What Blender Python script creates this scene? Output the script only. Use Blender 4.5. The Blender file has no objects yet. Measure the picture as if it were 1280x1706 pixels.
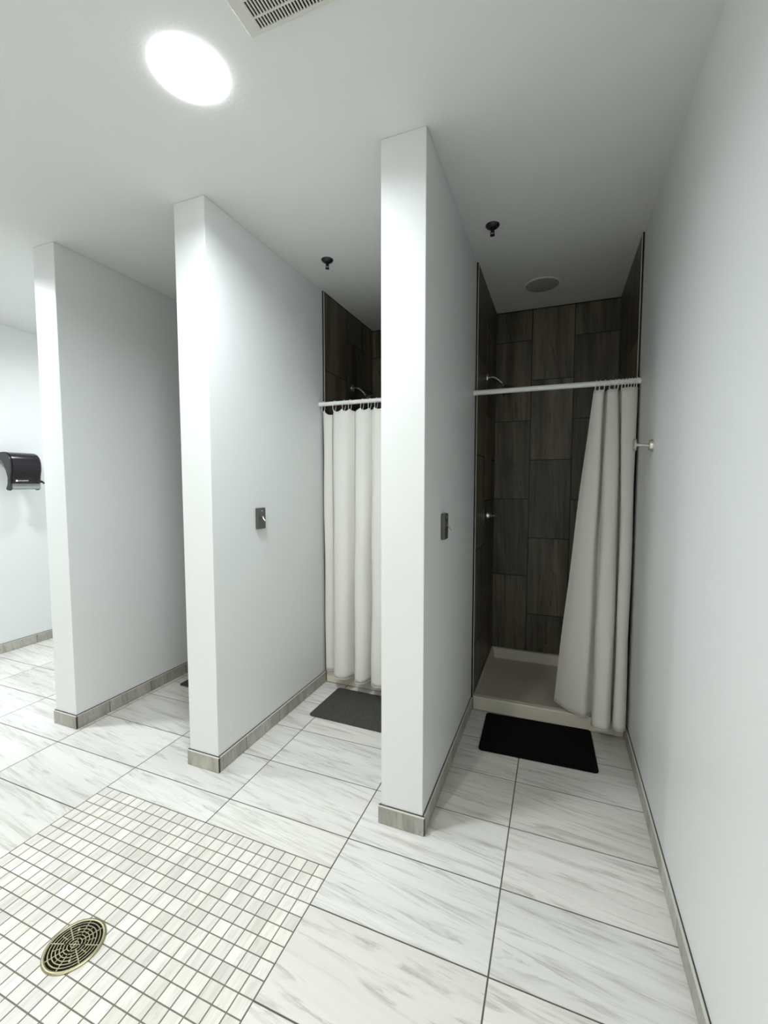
import bpy, bmesh, math, random
from mathutils import Vector, Matrix
random.seed(7)
S = bpy.context.scene
C = S.collection
PI = math.pi

# ------------------------------------------------------------------ layout (metres)
H = 2.795                      # ceiling
XR, XL = 0.556, -4.25          # right and left walls
YB, YF = 2.11, -3.20           # back wall of the stalls, wall behind the viewer
PARTS = [(-0.517, -0.332), (-1.590, -1.404), (-2.656, -2.474)]   # partition walls
PY = 0.130                     # front face of the partitions
YS = 1.235                     # where the shower tile starts
TX, TY = 0.6096, 0.3048        # floor tile module

# ------------------------------------------------------------------ node helpers
def new_mat(name):
    m = bpy.data.materials.new(name); m.use_nodes = True
    nt = m.node_tree; b = nt.nodes['Principled BSDF']
    return m, nt, b
def plain(name, col, rough=.5, metal=0., spec=.5, bump=0., bscale=200, coat=0):
    m, nt, b = new_mat(name)
    b.inputs['Base Color'].default_value = (*col, 1)
    b.inputs['Roughness'].default_value = rough
    b.inputs['Metallic'].default_value = metal
    b.inputs['Specular IOR Level'].default_value = spec
    if coat: b.inputs['Coat Weight'].default_value = coat; b.inputs['Coat Roughness'].default_value = .1
    if bump:
        tc = nt.nodes.new('ShaderNodeTexCoord'); n = nt.nodes.new('ShaderNodeTexNoise')
        n.inputs['Scale'].default_value = bscale; n.inputs['Detail'].default_value = 3
        bp = nt.nodes.new('ShaderNodeBump'); bp.inputs['Strength'].default_value = bump; bp.inputs['Distance'].default_value = .002
        nt.links.new(tc.outputs['Object'], n.inputs['Vector']); nt.links.new(n.outputs['Fac'], bp.inputs['Height'])
        nt.links.new(bp.outputs['Normal'], b.inputs['Normal'])
    return m
def ramp(nt, src, stops):
    r = nt.nodes.new('ShaderNodeValToRGB')
    while len(r.color_ramp.elements) < len(stops): r.color_ramp.elements.new(.5)
    for e, (p, c) in zip(r.color_ramp.elements, stops):
        e.position = p; e.color = (*c, 1) if len(c) == 3 else c
    nt.links.new(src, r.inputs['Fac']); return r.outputs['Color']
def mix(nt, a, b_, fac, mode='MIX'):
    m = nt.nodes.new('ShaderNodeMix'); m.data_type = 'RGBA'; m.blend_type = mode
    for sock, v in ((m.inputs[0], fac), (m.inputs[6], a), (m.inputs[7], b_)):
        if hasattr(v, 'links') or hasattr(v, 'is_linked'): nt.links.new(v, sock)
        elif isinstance(v, tuple): sock.default_value = (*v, 1)
        else: sock.default_value = v
    return m.outputs[2]
def stone(name, base, mid, dark, su, sv, slant, rough, tone=.12, vein=.6, vpos=(.5, .53)):
    """veined tile: UV in metres (u along the vein) shifted per tile, a second UV gives each tile its tone"""
    m, nt, b = new_mat(name)
    uv = nt.nodes.new('ShaderNodeUVMap'); uv.uv_map = 'UVMap'
    r2 = nt.nodes.new('ShaderNodeUVMap'); r2.uv_map = 'tile'
    sp = nt.nodes.new('ShaderNodeSeparateXYZ'); nt.links.new(r2.outputs[0], sp.inputs[0])
    mp = nt.nodes.new('ShaderNodeMapping'); nt.links.new(uv.outputs[0], mp.inputs[0])
    mp.inputs['Rotation'].default_value = (0, 0, slant)
    sc = nt.nodes.new('ShaderNodeMapping'); nt.links.new(mp.outputs[0], sc.inputs[0]); sc.inputs['Scale'].default_value = (su, sv, 1)
    def noise(scale, det, dist, rough_=.55):
        n = nt.nodes.new('ShaderNodeTexNoise'); n.inputs['Scale'].default_value = scale
        n.inputs['Detail'].default_value = det; n.inputs['Distortion'].default_value = dist; n.inputs['Roughness'].default_value = rough_
        nt.links.new(sc.outputs[0], n.inputs['Vector']); return n.outputs['Fac']
    n1, n2, n3 = noise(1.0, 4, .6), noise(2.1, 6, 1.1, .62), noise(6, 5, .4)
    c = ramp(nt, n1, [(.38, base), (.52, tuple(.55*x+.45*y for x, y in zip(base, mid))), (.68, mid)])
    # thin darker veins where the second noise crosses its middle
    v = ramp(nt, n2, [(vpos[0]-.045, (0, 0, 0)), (vpos[0], (1, 1, 1)), (vpos[1], (.55, .55, .55)), (vpos[1]+.06, (0, 0, 0))])
    g = ramp(nt, n3, [(.42, (0, 0, 0)), (.62, (1, 1, 1))])
    f = nt.nodes.new('ShaderNodeMath'); f.operation = 'MULTIPLY'; nt.links.new(v, f.inputs[0]); nt.links.new(g, f.inputs[1])
    f2 = nt.nodes.new('ShaderNodeMath'); f2.operation = 'MULTIPLY'; nt.links.new(f.outputs[0], f2.inputs[0]); f2.inputs[1].default_value = vein
    c = mix(nt, c, dark, f2.outputs[0])
    # tone of each tile
    t = nt.nodes.new('ShaderNodeMapRange'); nt.links.new(sp.outputs[0], t.inputs[0])
    t.inputs[3].default_value = 1 - tone; t.inputs[4].default_value = 1.0
    hue = mix(nt, (1, 1, 1), (.99, .98, .955), sp.outputs[1])
    c = mix(nt, c, hue, 1.0, 'MULTIPLY')
    vm = nt.nodes.new('ShaderNodeVectorMath'); vm.operation = 'SCALE'; nt.links.new(c, vm.inputs[0]); nt.links.new(t.outputs[0], vm.inputs['Scale'])
    nt.links.new(vm.outputs[0], b.inputs['Base Color'])
    b.inputs['Roughness'].default_value = rough
    return m

WALLC = (.80, .815, .81)
M = {}
M['paint'] = plain('wall paint', WALLC, .42, spec=.45, bump=.12, bscale=160)
M['ceil'] = plain('ceiling paint', (.78, .79, .78), .9, spec=.2, bump=.2, bscale=120)
M['tile'] = stone('floor tile', (.80, .795, .77), (.69, .685, .66), (.33, .315, .28), .55, 6.5, .11, .36, tone=.05, vein=.6)
M['mosaic'] = stone('mosaic tile', (.86, .845, .80), (.70, .68, .63), (.42, .395, .34), 2, 17, 0, .4, tone=.15, vein=.35)
M['base'] = stone('baseboard tile', (.55, .535, .485), (.36, .35, .31), (.24, .23, .195), 2.5, 12, .1, .4, tone=.2, vein=.6)
M['brown'] = stone('brown shower tile', (.205, .175, .125), (.060, .047, .030), (.028, .021, .013), .7, 8, .03, .42, tone=.4, vein=.75)
M['grout'] = plain('floor grout', (.11, .098, .082), .9)
M['mgrout'] = plain('mosaic grout', (.19, .17, .145), .9)
M['dgrout'] = plain('dark shower grout', (.02, .02, .017), .9)
M['strip'] = plain('satin metal edge strip', (.74, .73, .67), .35, metal=.3)
M['caulk'] = plain('dark caulk line', (.05, .048, .042), .8)
M['pan'] = plain('biscuit acrylic', (.72, .68, .58), .3, spec=.5)
M['white'] = plain('white enamel', (.86, .87, .86), .3)
M['grille'] = plain('vent plastic', (.66, .655, .61), .5)
M['dark'] = plain('painted recess shade', (.010, .007, .005), .95, spec=.1)  # near-black colour stands in for shade behind vent slots and drain grate
M['chrome'] = plain('chrome', (.75, .75, .74), .12, metal=1)
M['nickel'] = plain('brushed nickel', (.60, .585, .54), .28, metal=1)
M['plate'] = plain('dark bronze plate', (.13, .13, .118), .42, metal=.7)
M['brass'] = plain('aged brass grate', (.36, .33, .215), .40, metal=.85, bump=.1)
M['black'] = plain('black sprinkler', (.012, .012, .011), .35)
M['smoke'] = plain('smoked black plastic', (.016, .013, .016), .2, spec=.35)
M['mblack'] = plain('matte black plastic', (.018, .018, .020), .4)
M['greyp'] = plain('grey plastic', (.30, .33, .32), .35)
M['wire'] = plain('white ring wire', (.9, .9, .86), .4)
M['logo'] = plain('white print', (.85, .85, .85), .5)
M['lensoff'] = plain('unlit lens', (.40, .40, .36), .6)
def mat_mat(name, col, fleck):
    m, nt, b = new_mat(name)
    tc = nt.nodes.new('ShaderNodeTexCoord'); n = nt.nodes.new('ShaderNodeTexNoise'); n.inputs['Scale'].default_value = 260; n.inputs['Detail'].default_value = 2
    nt.links.new(tc.outputs['Object'], n.inputs['Vector'])
    c = ramp(nt, n.outputs['Fac'], [(.35, tuple(x*.6 for x in col)), (.58, col), (.72, fleck)])
    nt.links.new(c, b.inputs['Base Color']); b.inputs['Roughness'].default_value = .95; b.inputs['Specular IOR Level'].default_value = .1
    bp = nt.nodes.new('ShaderNodeBump'); bp.inputs['Strength'].default_value = .8; bp.inputs['Distance'].default_value = .003
    nt.links.new(n.outputs['Fac'], bp.inputs['Height']); nt.links.new(bp.outputs['Normal'], b.inputs['Normal'])
    return m
M['matgrey'] = mat_mat('grey mat', (.085, .083, .072), (.14, .135, .11))
M['matblack'] = mat_mat('black mat', (.006, .006, .006), (.010, .010, .010))
def cloth(name, col, tr):
    m, nt, b = new_mat(name)
    b.inputs['Base Color'].default_value = (*col, 1); b.inputs['Roughness'].default_value = .85; b.inputs['Specular IOR Level'].default_value = .15
    t = nt.nodes.new('ShaderNodeBsdfTranslucent'); t.inputs['Color'].default_value = (*col, 1)
    mx = nt.nodes.new('ShaderNodeMixShader'); mx.inputs[0].default_value = tr
    out = nt.nodes['Material Output']
    nt.links.new(b.outputs[0], mx.inputs[1]); nt.links.new(t.outputs[0], mx.inputs[2]); nt.links.new(mx.outputs[0], out.inputs[0])
    tc = nt.nodes.new('ShaderNodeTexCoord'); w = nt.nodes.new('ShaderNodeTexNoise'); w.inputs['Scale'].default_value = 500
    nt.links.new(tc.outputs['Object'], w.inputs['Vector'])
    bp = nt.nodes.new('ShaderNodeBump'); bp.inputs['Strength'].default_value = .15; bp.inputs['Distance'].default_value = .001
    nt.links.new(w.outputs['Fac'], bp.inputs['Height']); nt.links.new(bp.outputs['Normal'], b.inputs['Normal'])
    return m
M['cloth'] = cloth('white curtain fabric', (.88, .87, .825), .12)
def glow(name, col, s):
    m = bpy.data.materials.new(name); m.use_nodes = True; nt = m.node_tree
    nt.nodes.remove(nt.nodes['Principled BSDF']); e = nt.nodes.new('ShaderNodeEmission')
    e.inputs[0].default_value = (*col, 1); e.inputs[1].default_value = s
    nt.links.new(e.outputs[0], nt.nodes['Material Output'].inputs[0]); return m
M['glow'] = glow('lit lens', (.90, .97, 1.0), 285)
M['edge'] = glow('added halo glow', (.95, .98, 1.0), 40)  # glow added to imitate a halo around the lit lamps
M['glow_left'] = glow('lit lens left', (.90, .97, 1.0), 430)
M['glow_far'] = glow('lit lens far', (.94, .98, 1.0), 130)
M['glow_fill'] = glow('warm fill lens', (1, .95, .86), 380)  # added fill lamp, warm to tint the shaded stall

# ------------------------------------------------------------------ mesh helpers
def link(name, bm, mats, parent=None, smooth=False, bevel=0, seg=2, auto=None):
    me = bpy.data.meshes.new(name); bm.normal_update(); bm.to_mesh(me); bm.free()
    for m in (mats if isinstance(mats, (list, tuple)) else [mats]): me.materials.append(M[m])
    if smooth:
        for p in me.polygons: p.use_smooth = True
        try: me.set_sharp_from_angle(angle=math.radians(auto or 40))
        except Exception: pass
    o = bpy.data.objects.new(name, me); C.objects.link(o)
    if parent: o.parent = parent
    if bevel:
        b = o.modifiers.new('bevel', 'BEVEL'); b.width = bevel; b.segments = seg; b.limit_method = 'ANGLE'; b.angle_limit = math.radians(35)
    return o
def box(bm, x0, x1, y0, y1, z0, z1, mi=0):
    vs = [bm.verts.new((x, y, z)) for x in (x0, x1) for y in (y0, y1) for z in (z0, z1)]
    for f in ((0, 1, 3, 2), (4, 6, 7, 5), (0, 4, 5, 1), (2, 3, 7, 6), (0, 2, 6, 4), (1, 5, 7, 3)):
        bm.faces.new([vs[i] for i in f]).material_index = mi
    return vs
def boxm(*a, mi=0):
    bm = bmesh.new(); box(bm, *a, mi=mi); return bm
def frame(axis):
    z = Vector(axis).normalized(); x = z.orthogonal().normalized(); return x, z.cross(x), z
def tube(bm, pts, r, n=12, caps=True, closed=False, mi=0):
    P = [Vector(p) for p in pts]; R = r if isinstance(r, (list, tuple)) else [r]*len(P); rings = []
    prev = None
    for i, p in enumerate(P):
        if closed: d = P[(i+1) % len(P)] - P[i-1]
        else: d = P[min(i+1, len(P)-1)] - P[max(i-1, 0)]
        d.normalize()
        if prev is None: x = d.orthogonal().normalized()
        else: x = (prev - d*prev.dot(d)).normalized()
        prev = x; y = d.cross(x)
        rings.append([bm.verts.new(p + R[i]*(math.cos(2*PI*k/n)*x + math.sin(2*PI*k/n)*y)) for k in range(n)])
    m = len(rings)
    for i in range(m if closed else m-1):
        a, b = rings[i], rings[(i+1) % m]
        for k in range(n): bm.faces.new((a[k], a[(k+1) % n], b[(k+1) % n], b[k])).material_index = mi
    if caps and not closed:
        bm.faces.new(rings[0][::-1]).material_index = mi; bm.faces.new(rings[-1]).material_index = mi
def lathe(bm, prof, origin=(0, 0, 0), axis=(0, 0, 1), n=32, mi=0):
    """prof: (radius, height) pairs along axis"""
    x, y, z = frame(axis); o = Vector(origin); rings = []
    for r, h in prof:
        if r < 1e-6: rings.append([bm.verts.new(o + z*h)])
        else: rings.append([bm.verts.new(o + z*h + r*(math.cos(2*PI*k/n)*x + math.sin(2*PI*k/n)*y)) for k in range(n)])
    for a, b in zip(rings, rings[1:]):
        for k in range(n):
            k2 = (k+1) % n
            if len(a) == 1 and len(b) == 1: continue
            if len(a) == 1: f = (a[0], b[k2], b[k])
            elif len(b) == 1: f = (a[k], a[k2], b[0])
            else: f = (a[k], a[k2], b[k2], b[k])
            bm.faces.new(f).material_index = mi
    bmesh.ops.recalc_face_normals(bm, faces=bm.faces)
def sector(bm, cx, cy, r0, r1, a0, a1, z0, z1, n):
    L = []
    full = abs(a1-a0-2*PI) < 1e-6
    for i in range(n if full else n+1):
        a = a0 + (a1-a0)*i/n; c, s = math.cos(a), math.sin(a)
        L.append([bm.verts.new((cx+r*c, cy+r*s, z)) for r, z in ((r0, z0), (r1, z0), (r1, z1), (r0, z1))])
    for i in range(n):
        A, B = L[i], L[(i+1) % len(L)]
        for k in range(4): bm.faces.new((A[k], B[k], B[(k+1) % 4], A[(k+1) % 4]))
    if not full:
        bm.faces.new(L[0]); bm.faces.new(L[-1][::-1])
def empty(name, loc, label, cat, group=None):
    o = bpy.data.objects.new(name, None); C.objects.link(o); o.location = loc; o.empty_display_size = .05
    tag(o, label, cat, group); return o
def tag(o, label=None, cat=None, group=None, kind=None):
    if label: o['label'] = label
    if cat: o['category'] = cat
    if group: o['group'] = group
    if kind: o['kind'] = kind
    return o
def part(name, bm, mats, root, **kw):
    """part built in world coordinates and parented to a root sitting elsewhere"""
    bmesh.ops.translate(bm, verts=bm.verts, vec=-Vector(root.location))
    return link(name, bm, mats, root, **kw)
def subpart(name, bm, mats, par, root, **kw):
    bmesh.ops.translate(bm, verts=bm.verts, vec=-Vector(root.location))
    return link(name, bm, mats, par, **kw)
def struct(o, label):
    return tag(o, label, None, None, 'structure')

# tiles: each tile is a thin block standing proud of the grout, with UVs in metres
def tile(bm, o, eu, ev, en, u0, u1, v0, v1, th, mi, swap=False, back=0.0):
    """o origin, eu ev en unit vectors; top face at +th along en"""
    uvl = bm.loops.layers.uv.get('UVMap') or bm.loops.layers.uv.new('UVMap')
    rl = bm.loops.layers.uv.get('tile') or bm.loops.layers.uv.new('tile')
    if u1-u0 < .002 or v1-v0 < .002: return
    ox, oy, r1, r2 = random.uniform(0, 40), random.uniform(0, 40), random.random(), random.random()
    if random.random() < .5: flip = -1
    else: flip = 1
    V = {}
    for a, u in enumerate((u0, u1)):
        for b_, v in enumerate((v0, v1)):
            for c, h in enumerate((back, th)):
                V[a, b_, c] = (bm.verts.new(o + eu*u + ev*v + en*h), u, v)
    for f in (((0,0,1),(1,0,1),(1,1,1),(0,1,1)), ((0,0,0),(1,0,0),(1,0,1),(0,0,1)), ((1,0,0),(1,1,0),(1,1,1),(1,0,1)),
              ((1,1,0),(0,1,0),(0,1,1),(1,1,1)), ((0,1,0),(0,0,0),(0,0,1),(0,1,1))):
        F = bm.faces.new([V[k][0] for k in f]); F.material_index = mi
        for l, k in zip(F.loops, f):
            u, v = V[k][1], V[k][2]
            if swap: u, v = v, u
            l[uvl].uv = (u*flip + ox, v*flip + oy); l[rl].uv = (r1, r2)

# ------------------------------------------------------------------ floor
bm = bmesh.new(); bm.loops.layers.uv.new('UVMap'); bm.loops.layers.uv.new('tile')
X, Y, Z = Vector((1, 0, 0)), Vector((0, 1, 0)), Vector((0, 0, 1)); O = Vector((0, 0, 0))
MX0, MX1 = -3*TX, -TX; MY1 = -TY/2; MY0 = MY1 - 4*TY
DRX, DRY, DRR = -1.230, -0.697, 0.086
g = .0052
box(bm, XL, XR, YF, YB, -.12, -.0012, mi=1)
def clip_tile(x0, x1, y0, y1):
    x0, x1, y0, y1 = max(x0, XL), min(x1, XR), max(y0, YF), min(y1, YB)
    if x1-x0 > .01 and y1-y0 > .01:
        tile(bm, O, X, Y, Z, x0+g/2, x1-g/2, y0+g/2, y1-g/2, 0, 0, back=-.0012)
for i in range(-8, 2):
    for j in range(-11, 8):
        x0, x1, y0, y1 = i*TX, (i+1)*TX, j*TY, (j+1)*TY
        if i in (-3, -2):
            if y1 > MY1 + .001: clip_tile(x0, x1, max(y0, MY1), y1)
            if y0 < MY0 - .001: clip_tile(x0, x1, y0, min(y1, MY0))
        else: clip_tile(x0, x1, y0, y1)
box(bm, MX0, MX1, MY0, MY1, -.0030, -.0011, mi=3)
ms = TX/12; mg = .0042
for i in range(24):
    for j in range(24):
        x0, y0 = MX0+i*ms, MY0+j*ms
        tile(bm, O, X, Y, Z, x0+mg/2, x0+ms-mg/2, y0+mg/2, y0+ms-mg/2, 0, 2, swap=True, back=-.0012)
floor = link('floor', bm, ['tile', 'grout', 'mosaic', 'mgrout'])
struct(floor, 'pale veined rectangular floor tiles with a square mosaic patch around the drain')

# ------------------------------------------------------------------ shell
def wall(name, b, label): return struct(link(name, boxm(*b), 'paint'), label)
wall('wall_right', (XR, XR+.14, YF, YB+.14, -.02, H), 'long white painted wall along the right stall')
wall('wall_left', (XL-.14, XL, YF, YB+.14, -.02, H), 'white painted wall carrying the black paper towel dispenser')
wall('wall_back', (XL, XR, YB, YB+.14, -.02, H), 'wall at the far end of the shower stalls')
wall('wall_front', (XL, XR, YF-.14, YF, -.02, H), 'white painted wall facing the stalls')
PL = ['white partition wall beside the right stall with the switch facing the right wall',
      'white partition wall between middle and left stalls, dark switch near its middle',
      'white partition wall farthest left, beyond the left stall']
for (x0, x1), lb in zip(PARTS, PL):
    o = link('wall_partition', boxm(x0, x1, PY, YB, -.001, H), 'paint', bevel=.003); struct(o, lb)
LAMPS = [(-.987, -.360), (-3.35, -.360), (-3.35, 1.35), (-.987, -2.55)]; LR, LD = .104, .034      # recessed cans: radius, depth
bm = bmesh.new(); hs = .16
xs = sorted({XL-.14, XR+.14} | {x+s for x, _ in LAMPS for s in (-hs, hs)}); ys = sorted({YF-.14, YB+.14} | {y+s for _, y in LAMPS for s in (-hs, hs)})
vc = {}
def cv(x, y, z=H):
    k = (round(x, 5), round(y, 5), round(z, 5))
    if k not in vc: vc[k] = bm.verts.new((x, y, z))
    return vc[k]
for x0, x1 in zip(xs, xs[1:]):
    for y0, y1 in zip(ys, ys[1:]):
        lamp = [l for l in LAMPS if abs((x0+x1)/2-l[0]) < .005 and abs((y0+y1)/2-l[1]) < .005]
        if not lamp:
            if x1-x0 > 1e-6 and y1-y0 > 1e-6: bm.faces.new((cv(x0, y0), cv(x0, y1), cv(x1, y1), cv(x1, y0)))
            continue
        cx, cy = lamp[0]; N = 48; cs = [(x1, y1), (x0, y1), (x0, y0), (x1, y0)]
        ring_ = [cv(cx+LR*math.cos(2*PI*k/N), cy+LR*math.sin(2*PI*k/N)) for k in range(N)]
        for q in range(4):
            a0 = (q*12+6) % N; c = cv(*cs[q]); c2 = cv(*cs[(q+1) % 4])
            bm.faces.new((c, ring_[(a0+12) % N], c2)) if False else None
            ks = [(a0+k) % N for k in range(13)]
            for a, b in zip(ks[:6], ks[1:7]): bm.faces.new((c, ring_[a], ring_[b]))
            bm.faces.new((c, ring_[ks[6]], c2))
            for a, b in zip(ks[6:12], ks[7:13]): bm.faces.new((c2, ring_[a], ring_[b]))
bmesh.ops.recalc_face_normals(bm, faces=bm.faces)
if bm.faces[0].normal.z > 0: bmesh.ops.reverse_faces(bm, faces=bm.faces)
box(bm, XL-.14, XR+.14, YF-.14, YB+.14, H+.09, H+.12)
struct(link('ceiling', bm, 'ceil'), 'plain white painted ceiling')

# baseboards: a row of cut tiles under a thin metal strip and a caulk line
BH, BT = .079, .010
def baseboard(name, runs, label):
    """runs: list of (start, direction, length, normal, first joint)"""
    bm = bmesh.new(); bm.loops.layers.uv.new('UVMap'); bm.loops.layers.uv.new('tile')
    for o, d, L, n, j0 in runs:
        o, d, n = Vector(o), Vector(d), Vector(n)
        cuts = [0]; j = j0
        while j < L - .01:
            if j > .01: cuts.append(j)
            j += TY
        cuts.append(L)
        for a, b in zip(cuts, cuts[1:]):
            tile(bm, o, d, Z, n, a+.0024, b-.0024, .002, BH-.003, BT, 0, swap=True)
        c0, c1 = o, o + d*L
        def bb(z0, z1, t, mi):
            q = [c0, c1, c1 + n*t, c0 + n*t]
            vs = [bm.verts.new((p.x, p.y, z)) for z in (z0, z1) for p in q]
            for f in ((3, 2, 1, 0), (4, 5, 6, 7), (0, 1, 5, 4), (1, 2, 6, 5), (2, 3, 7, 6), (3, 0, 4, 7)):
                bm.faces.new([vs[i] for i in f]).material_index = mi
        bb(.0005, BH-.002, BT-.0022, 1); bb(BH-.003, BH, BT+.0006, 2); bb(BH, BH+.0032, .0035, 1)
    bmesh.ops.recalc_face_normals(bm, faces=bm.faces)
    return struct(link(name, bm, ['base', 'caulk', 'strip']), label)
baseboard('baseboard_right', [((XR, YF, 0), (0, 1, 0), YS-YF-.012, (-1, 0, 0), (.03-YF) % TY)], 'grey tile baseboard along the right wall')
baseboard('baseboard_left', [((XL, YF, 0), (0, 1, 0), YB-YF, (1, 0, 0), (.025-YF) % TY)], 'grey tile baseboard under the paper towel dispenser')
baseboard('baseboard_front', [((XL, YF, 0), (1, 0, 0), XR-XL, (0, 1, 0), .2)], 'grey tile baseboard on the wall facing the stalls')
for k, ((x0, x1), lb) in enumerate(zip(PARTS, ['grey tile baseboard around the partition by the right stall', 'grey tile baseboard around the middle partition', 'grey tile baseboard around the farthest left partition'])):
    endL = (YB if k == 2 else YS-.012) - PY
    baseboard('baseboard_partition', [((x0-BT, PY, 0), (1, 0, 0), x1-x0+2*BT, (0, -1, 0), 99),
                                      ((x1, PY, 0), (0, 1, 0), YS-.012-PY, (1, 0, 0), .333-PY),
                                      ((x0, PY, 0), (0, 1, 0), endL, (-1, 0, 0), .333-PY)], lb)

# ------------------------------------------------------------------ shower stalls: brown vertical tile on three sides
TT = .011
def tiled(name, o, d, n, cols, phase, label, trim=False, W=None):
    """o base corner, d along the wall, n out of the wall; cols = list of column edges along d"""
    bm = bmesh.new(); bm.loops.layers.uv.new('UVMap'); bm.loops.layers.uv.new('tile')
    o, d, n = Vector(o), Vector(d), Vector(n); L = cols[-1]
    def slab(a, b, z0, z1, t, mi):
        q = [o+d*a, o+d*b, o+d*b+n*t, o+d*a+n*t]
        vs = [bm.verts.new((p.x, p.y, z)) for z in (z0, z1) for p in q]
        for f in ((3, 2, 1, 0), (4, 5, 6, 7), (0, 1, 5, 4), (1, 2, 6, 5), (2, 3, 7, 6), (3, 0, 4, 7)):
            bm.faces.new([vs[i] for i in f]).material_index = mi
    s0 = -.012 if trim else 0
    slab(s0, L, 0, H-.0005, TT-.002, 1)
    if trim: slab(-.0082, -.0032, 0, H-.0005, TT+.001, 2)
    for k, (a, b) in enumerate(zip(cols, cols[1:])):
        z = phase[k]
        while z < H:
            z0, z1 = max(z, .02), min(z+.614, H-.006)
            if z1 > z0: tile(bm, o, d, Z, n, a+.0032, b-.0032, z0+.0032, z1-.0032, TT, 0, swap=True)
            z += .614
    bmesh.ops.recalc_face_normals(bm, faces=bm.faces)
    return struct(link(name, bm, ['brown', 'dgrout', 'strip']), label)
pA, pB = .104-.614+.0, .412-.614
stalls = [(PARTS[0][1], XR, 'right'), (PARTS[1][1], PARTS[0][0], 'middle'), (PARTS[2][1], PARTS[1][0], 'left')]
for x0, x1, nm in stalls:
    w = x1-x0
    tiled('wall_tile_left', (x0, YS+.006, 0), (0, 1, 0), (1, 0, 0), [0, .352, .652, YB-YS-.017], [pB, pA, pB], 'brown tiled left side of the %s shower' % nm, trim=True)
    tiled('wall_tile_right', (x1, YS+.006, 0), (0, 1, 0), (-1, 0, 0), [0, .352, .652, YB-YS-.017], [pB, pA, pB], 'brown tiled right side of the %s shower' % nm, trim=True)
    tiled('wall_tile_back', (x0+.001, YB, 0), (1, 0, 0), (0, -1, 0), [0, .278, .580, w-.002], [pA, pB, pA], 'brown tiled back of the %s shower' % nm)

# ------------------------------------------------------------------ shower pans
def shower_pan(x0, x1, label):
    y0, y1 = 1.222, YB-.0115
    root = empty('shower_pan', ((x0+x1)/2, y0, 0), label, 'shower pan', 'shower pans')
    bm = bmesh.new()
    ztf, ztb, zf = .088, .112, .030
    # rings of corners from outside bottom, up, over the rim and down into the basin
    def ring(ix, yf, yb, zf_, zb_):
        return [bm.verts.new(p) for p in ((x0+ix, yf, zf_), (x1-ix, yf, zf_), (x1-ix, yb, zb_), (x0+ix, yb, zb_))]
    R = [ring(0, y0, y1, .0005, .0005), ring(0, y0, y1, ztf, ztb), ring(.012, y0+.050, y1-.020, ztf-.002, ztb-.002),
         ring(.026, y0+.074, y1-.046, zf, zf+.002), ring(.16, y0+.3, y1-.35, zf-.008, zf-.008)]
    for a, b in zip(R, R[1:]):
        for k in range(4): bm.faces.new((a[k], a[(k+1) % 4], b[(k+1) % 4], b[k]))
    bm.faces.new(R[-1]); bm.faces.new(R[0][::-1])
    bmesh.ops.recalc_face_normals(bm, faces=bm.faces)
    part('basin', bm, 'pan', root, bevel=.006, seg=3, smooth=True)
    bm = bmesh.new(); lathe(bm, [(0, .003), (.045, .003), (.048, 0), (.048, -.002)], ((x0+x1)/2+.13, (y0+y1)/2, zf-.007))
    part('drain_cover', bm, 'nickel', root, smooth=True)
shower_pan(PARTS[0][1]+.012, XR-.012, 'shallow beige shower pan behind the half open curtain, black mat in front')
shower_pan(PARTS[1][1]+.012, PARTS[0][0]-.012, 'beige shower pan behind the closed white curtain, grey mat in front')

# ------------------------------------------------------------------ rods, curtains, rings
RY, RZ, RR = 1.180, 2.006, .0145
def rod(x0, x1, label):
    root = empty('shower_curtain_rod', ((x0+x1)/2, RY, RZ), label, 'curtain rod', 'curtain rods')
    bm = bmesh.new(); tube(bm, [(x0+.001, RY, RZ), (x1-.001, RY, RZ)], RR, 20); part('tube', bm, 'white', root, smooth=True)
    for x, s in ((x0, 1), (x1, -1)):
        bm = bmesh.new(); lathe(bm, [(0, .0005), (.0160, .0005), (.0160, .014), (.0150, .016), (0, .016)], (x, RY, RZ), (s, 0, 0), 24)
        part('end_cap', bm, 'white', root, smooth=True)
rod(PARTS[0][1], XR, 'white curtain rod across the dark right stall')
rod(PARTS[1][1], PARTS[0][0], 'white curtain rod across the middle stall, partly hidden by the partition')

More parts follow.
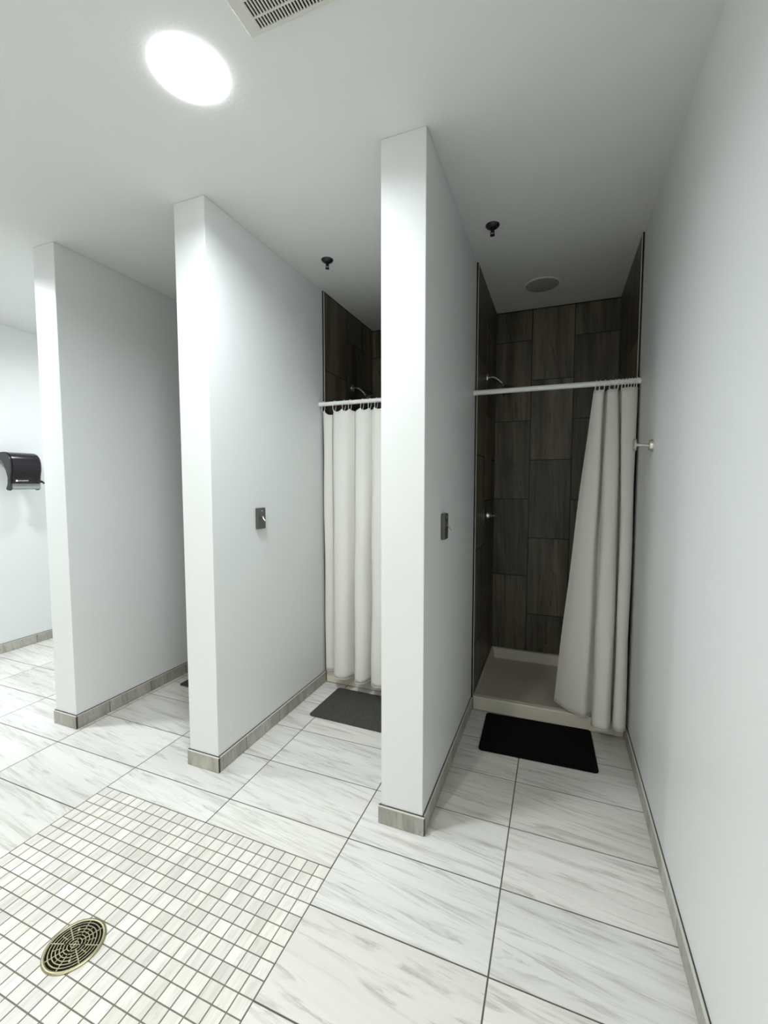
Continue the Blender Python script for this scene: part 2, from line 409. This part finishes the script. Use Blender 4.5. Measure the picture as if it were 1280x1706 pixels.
def cr(p, t):
    """Catmull-Rom through a list of tuples"""
    n = len(p)-1; f = min(max(t*n, 0), n-1e-9); i = int(f); u = f-i
    a, b, c, d = p[max(i-1, 0)], p[i], p[i+1], p[min(i+2, n)]
    return tuple(.5*((2*b[k]) + (-a[k]+c[k])*u + (2*a[k]-5*b[k]+4*c[k]-d[k])*u*u + (-a[k]+3*b[k]-3*c[k]+d[k])*u**3) for k in range(len(a)))
def curtain(ctrl, zt, zb, label, sag, hooks, nz=70, per=7, bend=None):
    """ctrl: (xtop, ytop, xbottom, ybottom)"""
    bm = bmesh.new(); nu = (len(ctrl)-1)*per
    rows = []
    for j in range(nz+1):
        w = j/nz; row = []
        for i in range(nu+1):
            s = i/nu; xt, yt, xb, yb = cr(ctrl, s)
            ww = w**.92
            x = xt + (xb-xt)*ww; y = yt + (yb-yt)*(ww if w > .0 else 0)
            # the top hem droops between the rings, fading out below
            near = min(hooks, key=lambda h: abs(h-xt)); lo = [h for h in hooks if h <= xt]; hi = [h for h in hooks if h > xt]
            ztop = zt
            if lo and hi:
                a, b = max(lo), min(hi); q = (xt-a)/(b-a); ztop -= sag(a)*(4*q*(1-q))**.8*min((b-a)/.05, 1)
            z = ztop + (zb-ztop)*w + .0015*math.sin(9*s+3*w)
            x += .0018*math.sin(14*w + 20*s); y += .004*math.sin(11*w + 13*s)*math.sin(PI*w)
            if bend: x += bend(s, w)
            row.append(bm.verts.new((x, y, z)))
        rows.append(row)
    for a, b in zip(rows, rows[1:]):
        for i in range(nu): bm.faces.new((a[i], b[i], b[i+1], a[i+1]))
    # hems: a doubled band at the bottom and a thin rolled edge
    x0, x1 = rows[0][0].co.x, rows[0][-1].co.x
    edge = [v.co.copy() for v in rows[-1]]; side = [r[0].co.copy() for r in rows]
    root = empty('shower_curtain', ((x0+x1)/2, RY, zt), label, 'shower curtain', 'shower curtains')
    o = part('fabric_panel', bm, 'cloth', root, smooth=True, auto=180)
    sd = o.modifiers.new('thick', 'SOLIDIFY'); sd.thickness = .0016; sd.offset = 0
    bm = bmesh.new(); tube(bm, edge, .0021, 6); tube(bm, side, .0018, 6)
    part('hem', bm, 'cloth', root, smooth=True)
    return root
# middle stall: closed, four full folds in view and more behind the partition
b2 = [(-1.402, 1.232), (-1.385, 1.205), (-1.355, 1.198), (-1.328, 1.215), (-1.318, 1.245), (-1.300, 1.175), (-1.272, 1.125), (-1.225, 1.105),
      (-1.178, 1.125), (-1.150, 1.190), (-1.138, 1.215), (-1.128, 1.165), (-1.105, 1.105), (-1.065, 1.088), (-1.030, 1.112), (-1.008, 1.180), (-1.000, 1.150)]
for k in range(3):
    dx = k*.15
    b2 += [(-.975+dx, 1.095), (-.930+dx, 1.080), (-.885+dx, 1.100), (-.862+dx, 1.170), (-.850+dx, 1.150)]
b2 = [(max(p[0], -1.390), p[1]) for p in b2 if p[0] < -.545]
ctrl2 = [(max(min(x + (.006 if i % 2 else -.002), -.54), -1.390), 1.176 + (y-1.16)*.45, x, y) for i, (x, y) in enumerate(b2)]
hooks2 = [-1.374, -1.287, -1.214, -1.168, -1.077, -1.022, -.975, -.90, -.82, -.74, -.66, -.585]
curtain(ctrl2, 1.962, .098, 'white curtain drawn closed across the middle stall', lambda a: .030 if a < -1.35 else .018, hooks2)
# right stall: bunched against the wall, its free edge swung in over the pan
top1 = [(.332, 1.190), (.342, 1.176), (.362, 1.168), (.380, 1.176), (.388, 1.222), (.394, 1.200), (.396, 1.168), (.410, 1.156), (.430, 1.156), (.447, 1.168),
        (.455, 1.214), (.461, 1.194), (.464, 1.166), (.485, 1.156), (.515, 1.158), (.536, 1.170), (.5425, 1.186)]
bot1 = [(.168, 1.330), (.215, 1.268), (.280, 1.212), (.335, 1.190), (.380, 1.232), (.386, 1.190), (.366, 1.128), (.374, 1.082), (.415, 1.062), (.450, 1.084),
        (.474, 1.192), (.481, 1.172), (.474, 1.122), (.490, 1.098), (.516, 1.098), (.534, 1.120), (.5405, 1.160)]
ctrl1 = [(a, b, c, d) for (a, b), (c, d) in zip(top1, bot1)]
hooks1 = [.338, .358, .383, .408, .433, .450, .467, .483, .498, .512, .526, .538]
curtain(ctrl1, 1.972, .100, 'off-white curtain pushed open and bunched against the right wall', lambda a: .008, hooks1,
        bend=lambda s, w: .018*math.sin(PI*w**.8)*math.exp(-((s-.66)/.12)**2))
def ring(x, zt, root=None):
    pts = []
    for k in range(24):
        a = 2*PI*k/24; r = 1.0
        zc = (RZ+RR+.004 + zt-.012)/2; hz = (RZ+RR+.004 - zt+.012)/2
        pts.append((x + .004*math.sin(a+.6), RY + .0185*math.cos(a), zc + hz*math.sin(a)))
    bm = bmesh.new(); tube(bm, pts, .0018, 6, closed=True)
    bmesh.ops.translate(bm, verts=bm.verts, vec=(-x, -RY, -RZ)); return bm
for hs, zt, lb, gr in ((hooks2, 1.962, 'thin white wire ring hanging the middle stall curtain from its rod', 'rings of the middle stall curtain'),
                       (hooks1, 1.972, 'thin pale wire ring hanging the bunched right stall curtain from its rod', 'rings of the right stall curtain')):
    src = None
    for x in hs:
        if src is None: o = src = link('curtain_ring', ring(x, zt), 'wire', smooth=True)
        else: o = src.copy(); C.objects.link(o)
        o.location = (x, RY, RZ); tag(o, lb, 'curtain ring', gr)

# ------------------------------------------------------------------ shower heads and valve
def shower_head(x, y, z, label):
    root = empty('showerhead', (x, y, z), label, 'shower fixture', 'shower heads')
    bm = bmesh.new(); lathe(bm, [(0, 0), (.028, 0), (.027, .006), (.014, .012), (0, .012)], (x, y, z), (1, 0, 0)); part('flange', bm, 'nickel', root, smooth=True)
    bm = bmesh.new(); tube(bm, [(x+.005, y, z), (x+.03, y, z), (x+.05, y, z-.004), (x+.07, y, z-.018), (x+.10, y, z-.046), (x+.106, y, z-.052)], .0085, 14); part('arm', bm, 'chrome', root, smooth=True)
    ax = Vector((.62, 0, -.78)).normalized(); p = Vector((x+.102, y, z-.048))
    bm = bmesh.new(); lathe(bm, [(0, 0), (.013, 0), (.016, .012), (.013, .022), (.020, .030), (.040, .050), (.045, .062), (.044, .068), (0, .068)], p, ax); h = part('head', bm, 'plate', root, smooth=True)
    bm = bmesh.new(); lathe(bm, [(0, .0705), (.037, .0705), (.038, .067)], p, ax); subpart('spray_face', bm, 'mblack', h, root, smooth=True)
shower_head(PARTS[0][1]+TT, 1.640, 2.196, 'dark chrome shower head behind the rod of the right stall')
shower_head(PARTS[1][1]+TT, 1.690, 2.216, 'dark chrome shower head above the closed curtain of the middle stall')
x, y, z = PARTS[0][1]+TT, 1.640, 1.228
root = empty('shower_valve', (x, y, z), 'round chrome shower valve with lever handle on brown tile', 'shower valve')
bm = bmesh.new(); lathe(bm, [(0, 0), (.083, 0), (.082, .004), (.060, .012), (.030, .014), (0, .014)], (x, y, z), (1, 0, 0), 40); part('flange', bm, 'plate', root, smooth=True)
bm = bmesh.new(); lathe(bm, [(0, .010), (.026, .010), (.024, .030), (.020, .034), (.022, .052), (.016, .058), (0, .058)], (x, y, z), (1, 0, 0), 28); part('hub', bm, 'chrome', root, smooth=True)
bm = bmesh.new(); tube(bm, [(x+.045, y, z), (x+.062, y-.004, z+.001), (x+.085, y-.010, z+.001), (x+.112, y-.014, z)], [.011, .010, .008, .009], 14); part('handle', bm, 'chrome', root, smooth=True)

# ------------------------------------------------------------------ switches
def wall_switch(xw, y0, z0, label):
    w, h, t = .068, .118, .019
    root = empty('wall_switch', (xw, y0+w/2, z0), label, 'switch', 'wall switches')
    p = part('plate', boxm(xw+.0002, xw+t, y0, y0+w, z0, z0+h), 'plate', root, bevel=.0035, seg=3)
    cy, cz = y0+w*.52, z0+h*.60
    bm = bmesh.new(); lathe(bm, [(0, 0), (.013, 0), (.013, .003), (.010, .006), (.007, .007), (0, .007)], (xw+t-.001, cy, cz), (1, 0, 0), 28); part('collar', bm, 'plate', root, smooth=True)
    bm = bmesh.new(); tube(bm, [(xw+t+.004, cy, cz-.004), (xw+t+.014, cy-.003, cz-.016), (xw+t+.023, cy-.005, cz-.026)], [.004, .0035, .0042], 12); part('toggle', bm, 'nickel', root, smooth=True)
    for q, mt in ((z0+h*.86, 'nickel'), (z0+h*.18, 'mblack')):
        bm = bmesh.new(); lathe(bm, [(0, .0015), (.0035, .0015), (.0042, 0)], (xw+t-.0005, cy, q), (1, 0, 0), 16); part('screw', bm, mt, root, smooth=True)
wall_switch(PARTS[0][1], .395, 1.203, 'dark metal switch seen nearly edge on, on the partition facing the right stall')
wall_switch(PARTS[1][1], .458, 1.203, 'dark metal switch facing the viewer on the partition of the middle stall')

# ------------------------------------------------------------------ robe hook on the right wall
root = empty('robe_hook', (XR, .79, 1.636), 'brushed nickel robe hook on the right wall beside the curtain', 'hook')
bm = bmesh.new(); lathe(bm, [(0, 0), (.027, 0), (.027, .009), (.0245, .012), (.0245, .016), (0, .016)], (XR, .79, 1.632), (-1, 0, 0), 36); part('flange', bm, 'nickel', root, smooth=True)
bm = bmesh.new(); tube(bm, [(XR-.010, .79, 1.632), (XR-.072, .79, 1.637)], .0075, 16); part('post', bm, 'nickel', root, smooth=True)
bm = bmesh.new(); lathe(bm, [(0, 0), (.028, 0), (.029, .002), (.029, .009), (.027, .011), (0, .011)], (XR-.068, .79, 1.637), (-1, 0, 0), 36); part('end_disc', bm, 'nickel', root, smooth=True)

# ------------------------------------------------------------------ ceiling fittings
def sprinkler(x, y, label):
    root = empty('fire_sprinkler', (x, y, H), label, 'sprinkler', 'fire sprinklers')
    bm = bmesh.new(); lathe(bm, [(0, 0), (.036, 0), (.036, -.003), (.031, -.010), (.020, -.017), (.013, -.019), (0, -.019)], (x, y, H), n=32); part('escutcheon', bm, 'black', root, smooth=True)
    bm = bmesh.new(); lathe(bm, [(0, -.017), (.0095, -.017), (.0095, -.030), (.006, -.032), (.006, -.036), (0, -.036)], (x, y, H), n=20)
    for s in (-1, 1): tube(bm, [(x+s*.007, y, H-.030), (x+s*.010, y, H-.038), (x+s*.003, y, H-.050)], .0022, 8)
    part('body', bm, 'black', root, smooth=True)
    bm = bmesh.new(); lathe(bm, [(0, -.049), (.012, -.049), (.0125, -.052), (0, -.053)], (x, y, H), n=20); part('deflector', bm, 'black', root, smooth=True)
sprinkler(-.191, .870, 'black sprinkler head on the ceiling of the right stall')
sprinkler(-1.161, .866, 'black sprinkler head on the ceiling of the middle stall')

def ceiling_light(x, y, lit, label, r=.092, glow='glow'):
    root = empty('ceiling_light', (x, y, H), label, 'ceiling light', 'round ceiling lights')
    bm = bmesh.new()
    if lit:
        lathe(bm, [(LR-.001, LD+.004), (LR-.001, .0003), (LR-.0005, -.0004), (LR, -.0002)], (x, y, H), n=48)
        part('reflector', bm, 'white', root, smooth=True)
        bm = bmesh.new(); lathe(bm, [(LR-.001, -.0007), (LR, -.0045), (LR+.003, -.0055), (LR+.006, -.0045), (LR+.007, -.0007)], (x, y, H), n=48)
        part('trim_ring', bm, 'edge', root, smooth=True)  # ring added only to glow onto the ceiling as a halo
        prof = [(LR-.0015, LD), (LR*.7, LD-.003), (0, LD-.005)]
    else:
        lathe(bm, [(r-.001, -.0005), (r+.010, -.0005), (r+.010, -.003), (r+.005, -.006), (r-.001, -.006)], (x, y, H), n=48)
        part('trim_ring', bm, 'white', root, smooth=True)
        prof = [(r-.001, -.001), (r-.002, -.005), (r*.9, -.007), (0, -.008)]
    bm = bmesh.new(); lathe(bm, prof, (x, y, H), n=48)
    part('lens', bm, glow if lit else 'lensoff', root, smooth=True)
ceiling_light(-.987, -.360, True, 'round ceiling light shining bright white above the mosaic floor', r=.104)
ceiling_light(.026, 1.690, False, 'round ceiling light switched off above the right shower', r=.108)
ceiling_light(-3.35, -.360, True, 'round ceiling light near the paper towel dispenser, outside the view', r=.104, glow='glow_left')
ceiling_light(-3.35, 1.35, True, 'round ceiling light beyond the farthest left partition, hidden behind it', r=.104, glow='glow_far')
ceiling_light(-.987, -2.55, True, 'added warm fill lamp behind the viewer, outside the view', r=.104, glow='glow_fill')  # unseen lamp added to brighten the right stall and warm its shade

# exhaust vent
vx0, vx1, vy0, vy1 = -.730, -.330, -.780, -.378
gx0, gx1, gy1, gy0 = -.680, -.385, -.400, -.735
root = empty('ceiling_vent', ((vx0+vx1)/2, (vy0+vy1)/2, H), 'slotted white exhaust vent cover at the top edge of the ceiling', 'vent')
bm = bmesh.new(); zt = H-.017
def slope(a, b):
    # outer rim: sloped side then flat border up to the slots
    pass
o4 = [(vx0, vy0), (vx1, vy0), (vx1, vy1), (vx0, vy1)]
i4 = [(vx0+.010, vy0+.010), (vx1-.010, vy0+.010), (vx1-.010, vy1-.010), (vx0+.010, vy1-.010)]
s4 = [(gx0, gy0), (gx1, gy0), (gx1, gy1), (gx0, gy1)]
rings = [[bm.verts.new((*p, z)) for p in q] for q, z in ((o4, H-.0005), (o4, H-.004), (i4, zt), (s4, zt), (s4, zt+.004))]
for a, b in zip(rings, rings[1:]):
    for k in range(4): bm.faces.new((a[k], a[(k+1) % 4], b[(k+1) % 4], b[k]))
bmesh.ops.recalc_face_normals(bm, faces=bm.faces)
part('frame', bm, 'grille', root, bevel=.0015)
bm = bmesh.new(); px = .01; n = int(round((gx1-gx0)/px))
for i in range(n+1):
    xx = gx0 + i*px - .001
    box(bm, max(xx-.0022, gx0), min(xx+.0022, gx1), gy0, gy1, zt+.0003, zt+.004)
yy = gy1 - .031
while yy > gy0 + .01:
    box(bm, gx0, gx1, yy-.0025, yy+.0025, zt+.0001, zt+.0038); yy -= .048
part('grille', bm, 'grille', root)
part('shade_sheet', boxm(gx0-.004, gx1+.004, gy0-.004, gy1+.004, H-.0075, H-.0006), 'dark', root)  # shallow dark sheet, paints the shade behind the slots

# ------------------------------------------------------------------ floor drain
root = empty('floor_drain', (DRX, DRY, 0), 'round brass floor drain grate set in the mosaic tiles', 'drain')
bm = bmesh.new(); lathe(bm, [(.076, .0006), (DRR, .0006), (DRR, .003), (DRR-.003, .0052), (.078, .0052), (.076, .004)], (DRX, DRY, 0), n=64); part('rim', bm, 'brass', root, smooth=True)
bm = bmesh.new(); lathe(bm, [(0, .0012), (.0765, .0012), (.0765, .0004)], (DRX, DRY, 0), n=48); part('shade_disc', bm, 'dark', root)  # flat dark disc on the floor, paints the shade of the hole
bm = bmesh.new()
for r in [.0100 + .0098*k for k in range(7)]:
    sector(bm, DRX, DRY, r-.0014, r+.0014, 0, 2*PI, .0015, .0045, 64)
sector(bm, DRX, DRY, .0005, .004, 0, 2*PI, .0015, .0046, 16)
def spoke(a, r0, r1, w):
    d, s = Vector((math.cos(a), math.sin(a), 0)), Vector((-math.sin(a), math.cos(a), 0)); c = Vector((DRX, DRY, 0))
    q = [c+d*r0-s*w, c+d*r1-s*w, c+d*r1+s*w, c+d*r0+s*w]
    vs = [bm.verts.new((p.x, p.y, z)) for z in (.0014, .0048) for p in q]
    for f in ((3, 2, 1, 0), (4, 5, 6, 7), (0, 1, 5, 4), (1, 2, 6, 5), (2, 3, 7, 6), (3, 0, 4, 7)): bm.faces.new([vs[i] for i in f])
for k in range(8):
    spoke(.35+k*PI/4, .018, .0765, .0016)
    spoke(.35+PI/8+k*PI/4, .034, .058, .0011)
for k in range(4): spoke(.35+k*PI/2, .003, .034, .0014)
bmesh.ops.recalc_face_normals(bm, faces=bm.faces)
part('grate', bm, 'brass', root)
for a in (.35+PI/8+PI/2, .35+PI/8+3*PI/2):
    cx, cy = DRX+.050*math.cos(a), DRY+.050*math.sin(a)
    bm = bmesh.new(); lathe(bm, [(0, .0062), (.003, .006), (.0046, .0046), (.0046, .002)], (cx, cy, 0), n=16); part('screw', bm, 'brass', root, smooth=True)

# ------------------------------------------------------------------ bath mats
def mat_obj(cx, cy, w, d, rot, mt, label):
    bm = bmesh.new(); r = .022; pts = []
    for sx, sy, a0 in ((1, 1, 0), (-1, 1, PI/2), (-1, -1, PI), (1, -1, 3*PI/2)):
        for k in range(7):
            a = a0 + k*PI/12; pts.append((sx*(w/2-r) + r*math.cos(a), sy*(d/2-r) + r*math.sin(a)))
    lo = [bm.verts.new((x, y, .0006)) for x, y in pts]; hi = [bm.verts.new((x, y, .009)) for x, y in pts]
    bm.faces.new(hi); bm.faces.new(lo[::-1])
    for k in range(len(pts)): bm.faces.new((lo[k], lo[(k+1) % len(pts)], hi[(k+1) % len(pts)], hi[k]))
    o = link('bath_mat', bm, mt, bevel=.0025); o.location = (cx, cy, 0); o.rotation_euler = (0, 0, rot)
    return tag(o, label, 'mat', 'bath mats')
mat_obj(.079, 1.010, .600, .405, .035, 'matblack', 'black bath mat on the floor before the right shower pan')
mat_obj(-.962, .955, .600, .395, -.02, 'matgrey', 'dark grey bath mat before the closed curtain of the middle stall')
mat_obj(-2.055, .975, .600, .400, 0, 'matgrey', 'corner of a dark grey bath mat peeking from behind the middle partition')

# ------------------------------------------------------------------ paper towel dispenser on the left wall
dy0, dy1 = .690, .938
root = empty('paper_towel_dispenser', (XL, (dy0+dy1)/2, 1.40), 'glossy black paper towel dispenser on the white left wall', 'towel dispenser')
prof = [(0, 1.712), (.10, 1.718), (.155, 1.714), (.195, 1.698), (.222, 1.665), (.234, 1.615), (.232, 1.565), (.222, 1.525), (.216, 1.490), (.216, 1.455),
        (.170, 1.455), (.176, 1.50), (.160, 1.56), (.135, 1.615), (.106, 1.652), (.05, 1.668), (0, 1.672)]
def extr(bm, pr, y0, y1):
    a = [bm.verts.new((XL+.0005+d, y0, z)) for d, z in pr]; b = [bm.verts.new((XL+.0005+d, y1, z)) for d, z in pr]
    bm.faces.new(a); bm.faces.new(b[::-1])
    for k in range(len(pr)): bm.faces.new((a[k], b[k], b[(k+1) % len(pr)], a[(k+1) % len(pr)]))
    bmesh.ops.recalc_face_normals(bm, faces=bm.faces)
def smooth_loop(p, k=4):
    out = []; n = len(p)
    for i in range(n-1):
        a, b, c, d = p[max(i-1, 0)], p[i], p[i+1], p[min(i+2, n-1)]
        for j in range(k):
            u = j/k
            out.append(tuple(.5*((2*b[q]) + (-a[q]+c[q])*u + (2*a[q]-5*b[q]+4*c[q]-d[q])*u*u + (-a[q]+3*b[q]-3*c[q]+d[q])*u**3) for q in (0, 1)))
    return out + [p[-1]]
front = smooth_loop(prof[:10]); pr = front + prof[10:]
bm = bmesh.new(); yl = dy1-.002
secs = [(dy0+.014, 1)] + [(yl-.034+.034*math.sin(a), 1-.20*(1-math.cos(a))) for a in [PI/2*k/7 for k in range(8)]]
loops = [[bm.verts.new((XL+.0005+d*sc, yy, 1.60+(z-1.60)*(1-(1-sc)*.9))) for d, z in pr] for yy, sc in secs]
for A, B in zip(loops, loops[1:]):
    for k in range(len(pr)): bm.faces.new((A[k], B[k], B[(k+1) % len(pr)], A[(k+1) % len(pr)]))
bm.faces.new(loops[0][::-1]); bm.faces.new(loops[-1]); bmesh.ops.recalc_face_normals(bm, faces=bm.faces)
part('cover', bm, 'smoke', root, smooth=True, auto=45)
cheek = [(0, 1.708), (.10, 1.714), (.155, 1.709), (.190, 1.694), (.214, 1.662), (.226, 1.612), (.224, 1.56), (.212, 1.515), (.206, 1.475), (.212, 1.440), (.214, 1.412), (.196, 1.396),
         (.165, 1.398), (.148, 1.412), (.170, 1.450), (.176, 1.50), (.158, 1.56), (.133, 1.615), (.104, 1.652), (.05, 1.668), (0, 1.672)]
ck2 = [(d*.80, 1.60+(z-1.60)*(.84 if z > 1.5 else 1)) for d, z in cheek]
for a, b, ck in ((dy0, dy0+.0145, cheek), (dy1-.018, dy1-.001, ck2)):
    bm = bmesh.new(); extr(bm, ck, a, b); part('side_panel', bm, 'mblack', root, bevel=.003, seg=2, smooth=True, auto=30)
bm = bmesh.new(); extr(bm, [(.172, 1.456), (.172, 1.420), (.196, 1.404), (.205, 1.412), (.203, 1.456)], dy0+.0148, dy1-.0148); part('paper_slot', bm, 'greyp', root, bevel=.002)
bm = bmesh.new(); tube(bm, [(XL+.165, dy1-.002, 1.475), (XL+.185, dy1+.008, 1.470), (XL+.200, dy1+.018, 1.455)], [.012, .009, .007], 12); part('feed_lever', bm, 'mblack', root, smooth=True)
# the small printed logo low on the cover: a round emblem and a word
lx = XL+.0005+.2185
bm = bmesh.new(); lathe(bm, [(0, .0008), (.0085, .0008), (.0085, 0)], (lx-.001, dy0+.045, 1.478), (1, 0, 0), 24); part('emblem', bm, 'logo', root)
tcv = bpy.data.curves.new('maker_name', 'FONT'); tcv.body = 'SAN JAMAR'; tcv.size = .0145; tcv.extrude = .0004; tcv.resolution_u = 2
tmp = bpy.data.objects.new('tmp_text', tcv); C.objects.link(tmp); bpy.context.view_layer.update()
me = bpy.data.meshes.new_from_object(tmp.evaluated_get(bpy.context.evaluated_depsgraph_get())); bpy.data.objects.remove(tmp)
me.materials.clear(); me.materials.append(M['logo'])
t = bpy.data.objects.new('maker_name', me); C.objects.link(t); t.parent = root
t.matrix_local = Matrix.Translation(Vector((lx-.0005, dy0+.056, 1.4735)) - Vector(root.location)) @ Matrix(((0, 0, 1, 0), (1, 0, 0, 0), (0, 1, 0, 0), (0, 0, 0, 1)))

# ------------------------------------------------------------------ camera and view
cam = bpy.data.cameras.new('camera'); co = bpy.data.objects.new('camera', cam); C.objects.link(co)
co.location = (.1558, -1.5362, 1.4624); co.rotation_euler = (1.5038, 0, .3770)
cam.sensor_fit = 'HORIZONTAL'; cam.sensor_width = 36; cam.lens = 729.2/1280*36; cam.clip_start = .01
S.camera = co
w = bpy.data.worlds.new('world'); S.world = w; w.use_nodes = True
w.node_tree.nodes['Background'].inputs[0].default_value = (.6, .7, .8, 1); w.node_tree.nodes['Background'].inputs[1].default_value = .0
S.view_settings.view_transform = 'Standard'; S.view_settings.look = 'None'
S.view_settings.exposure = .15; S.view_settings.gamma = 1; S.view_settings.use_curve_mapping = False
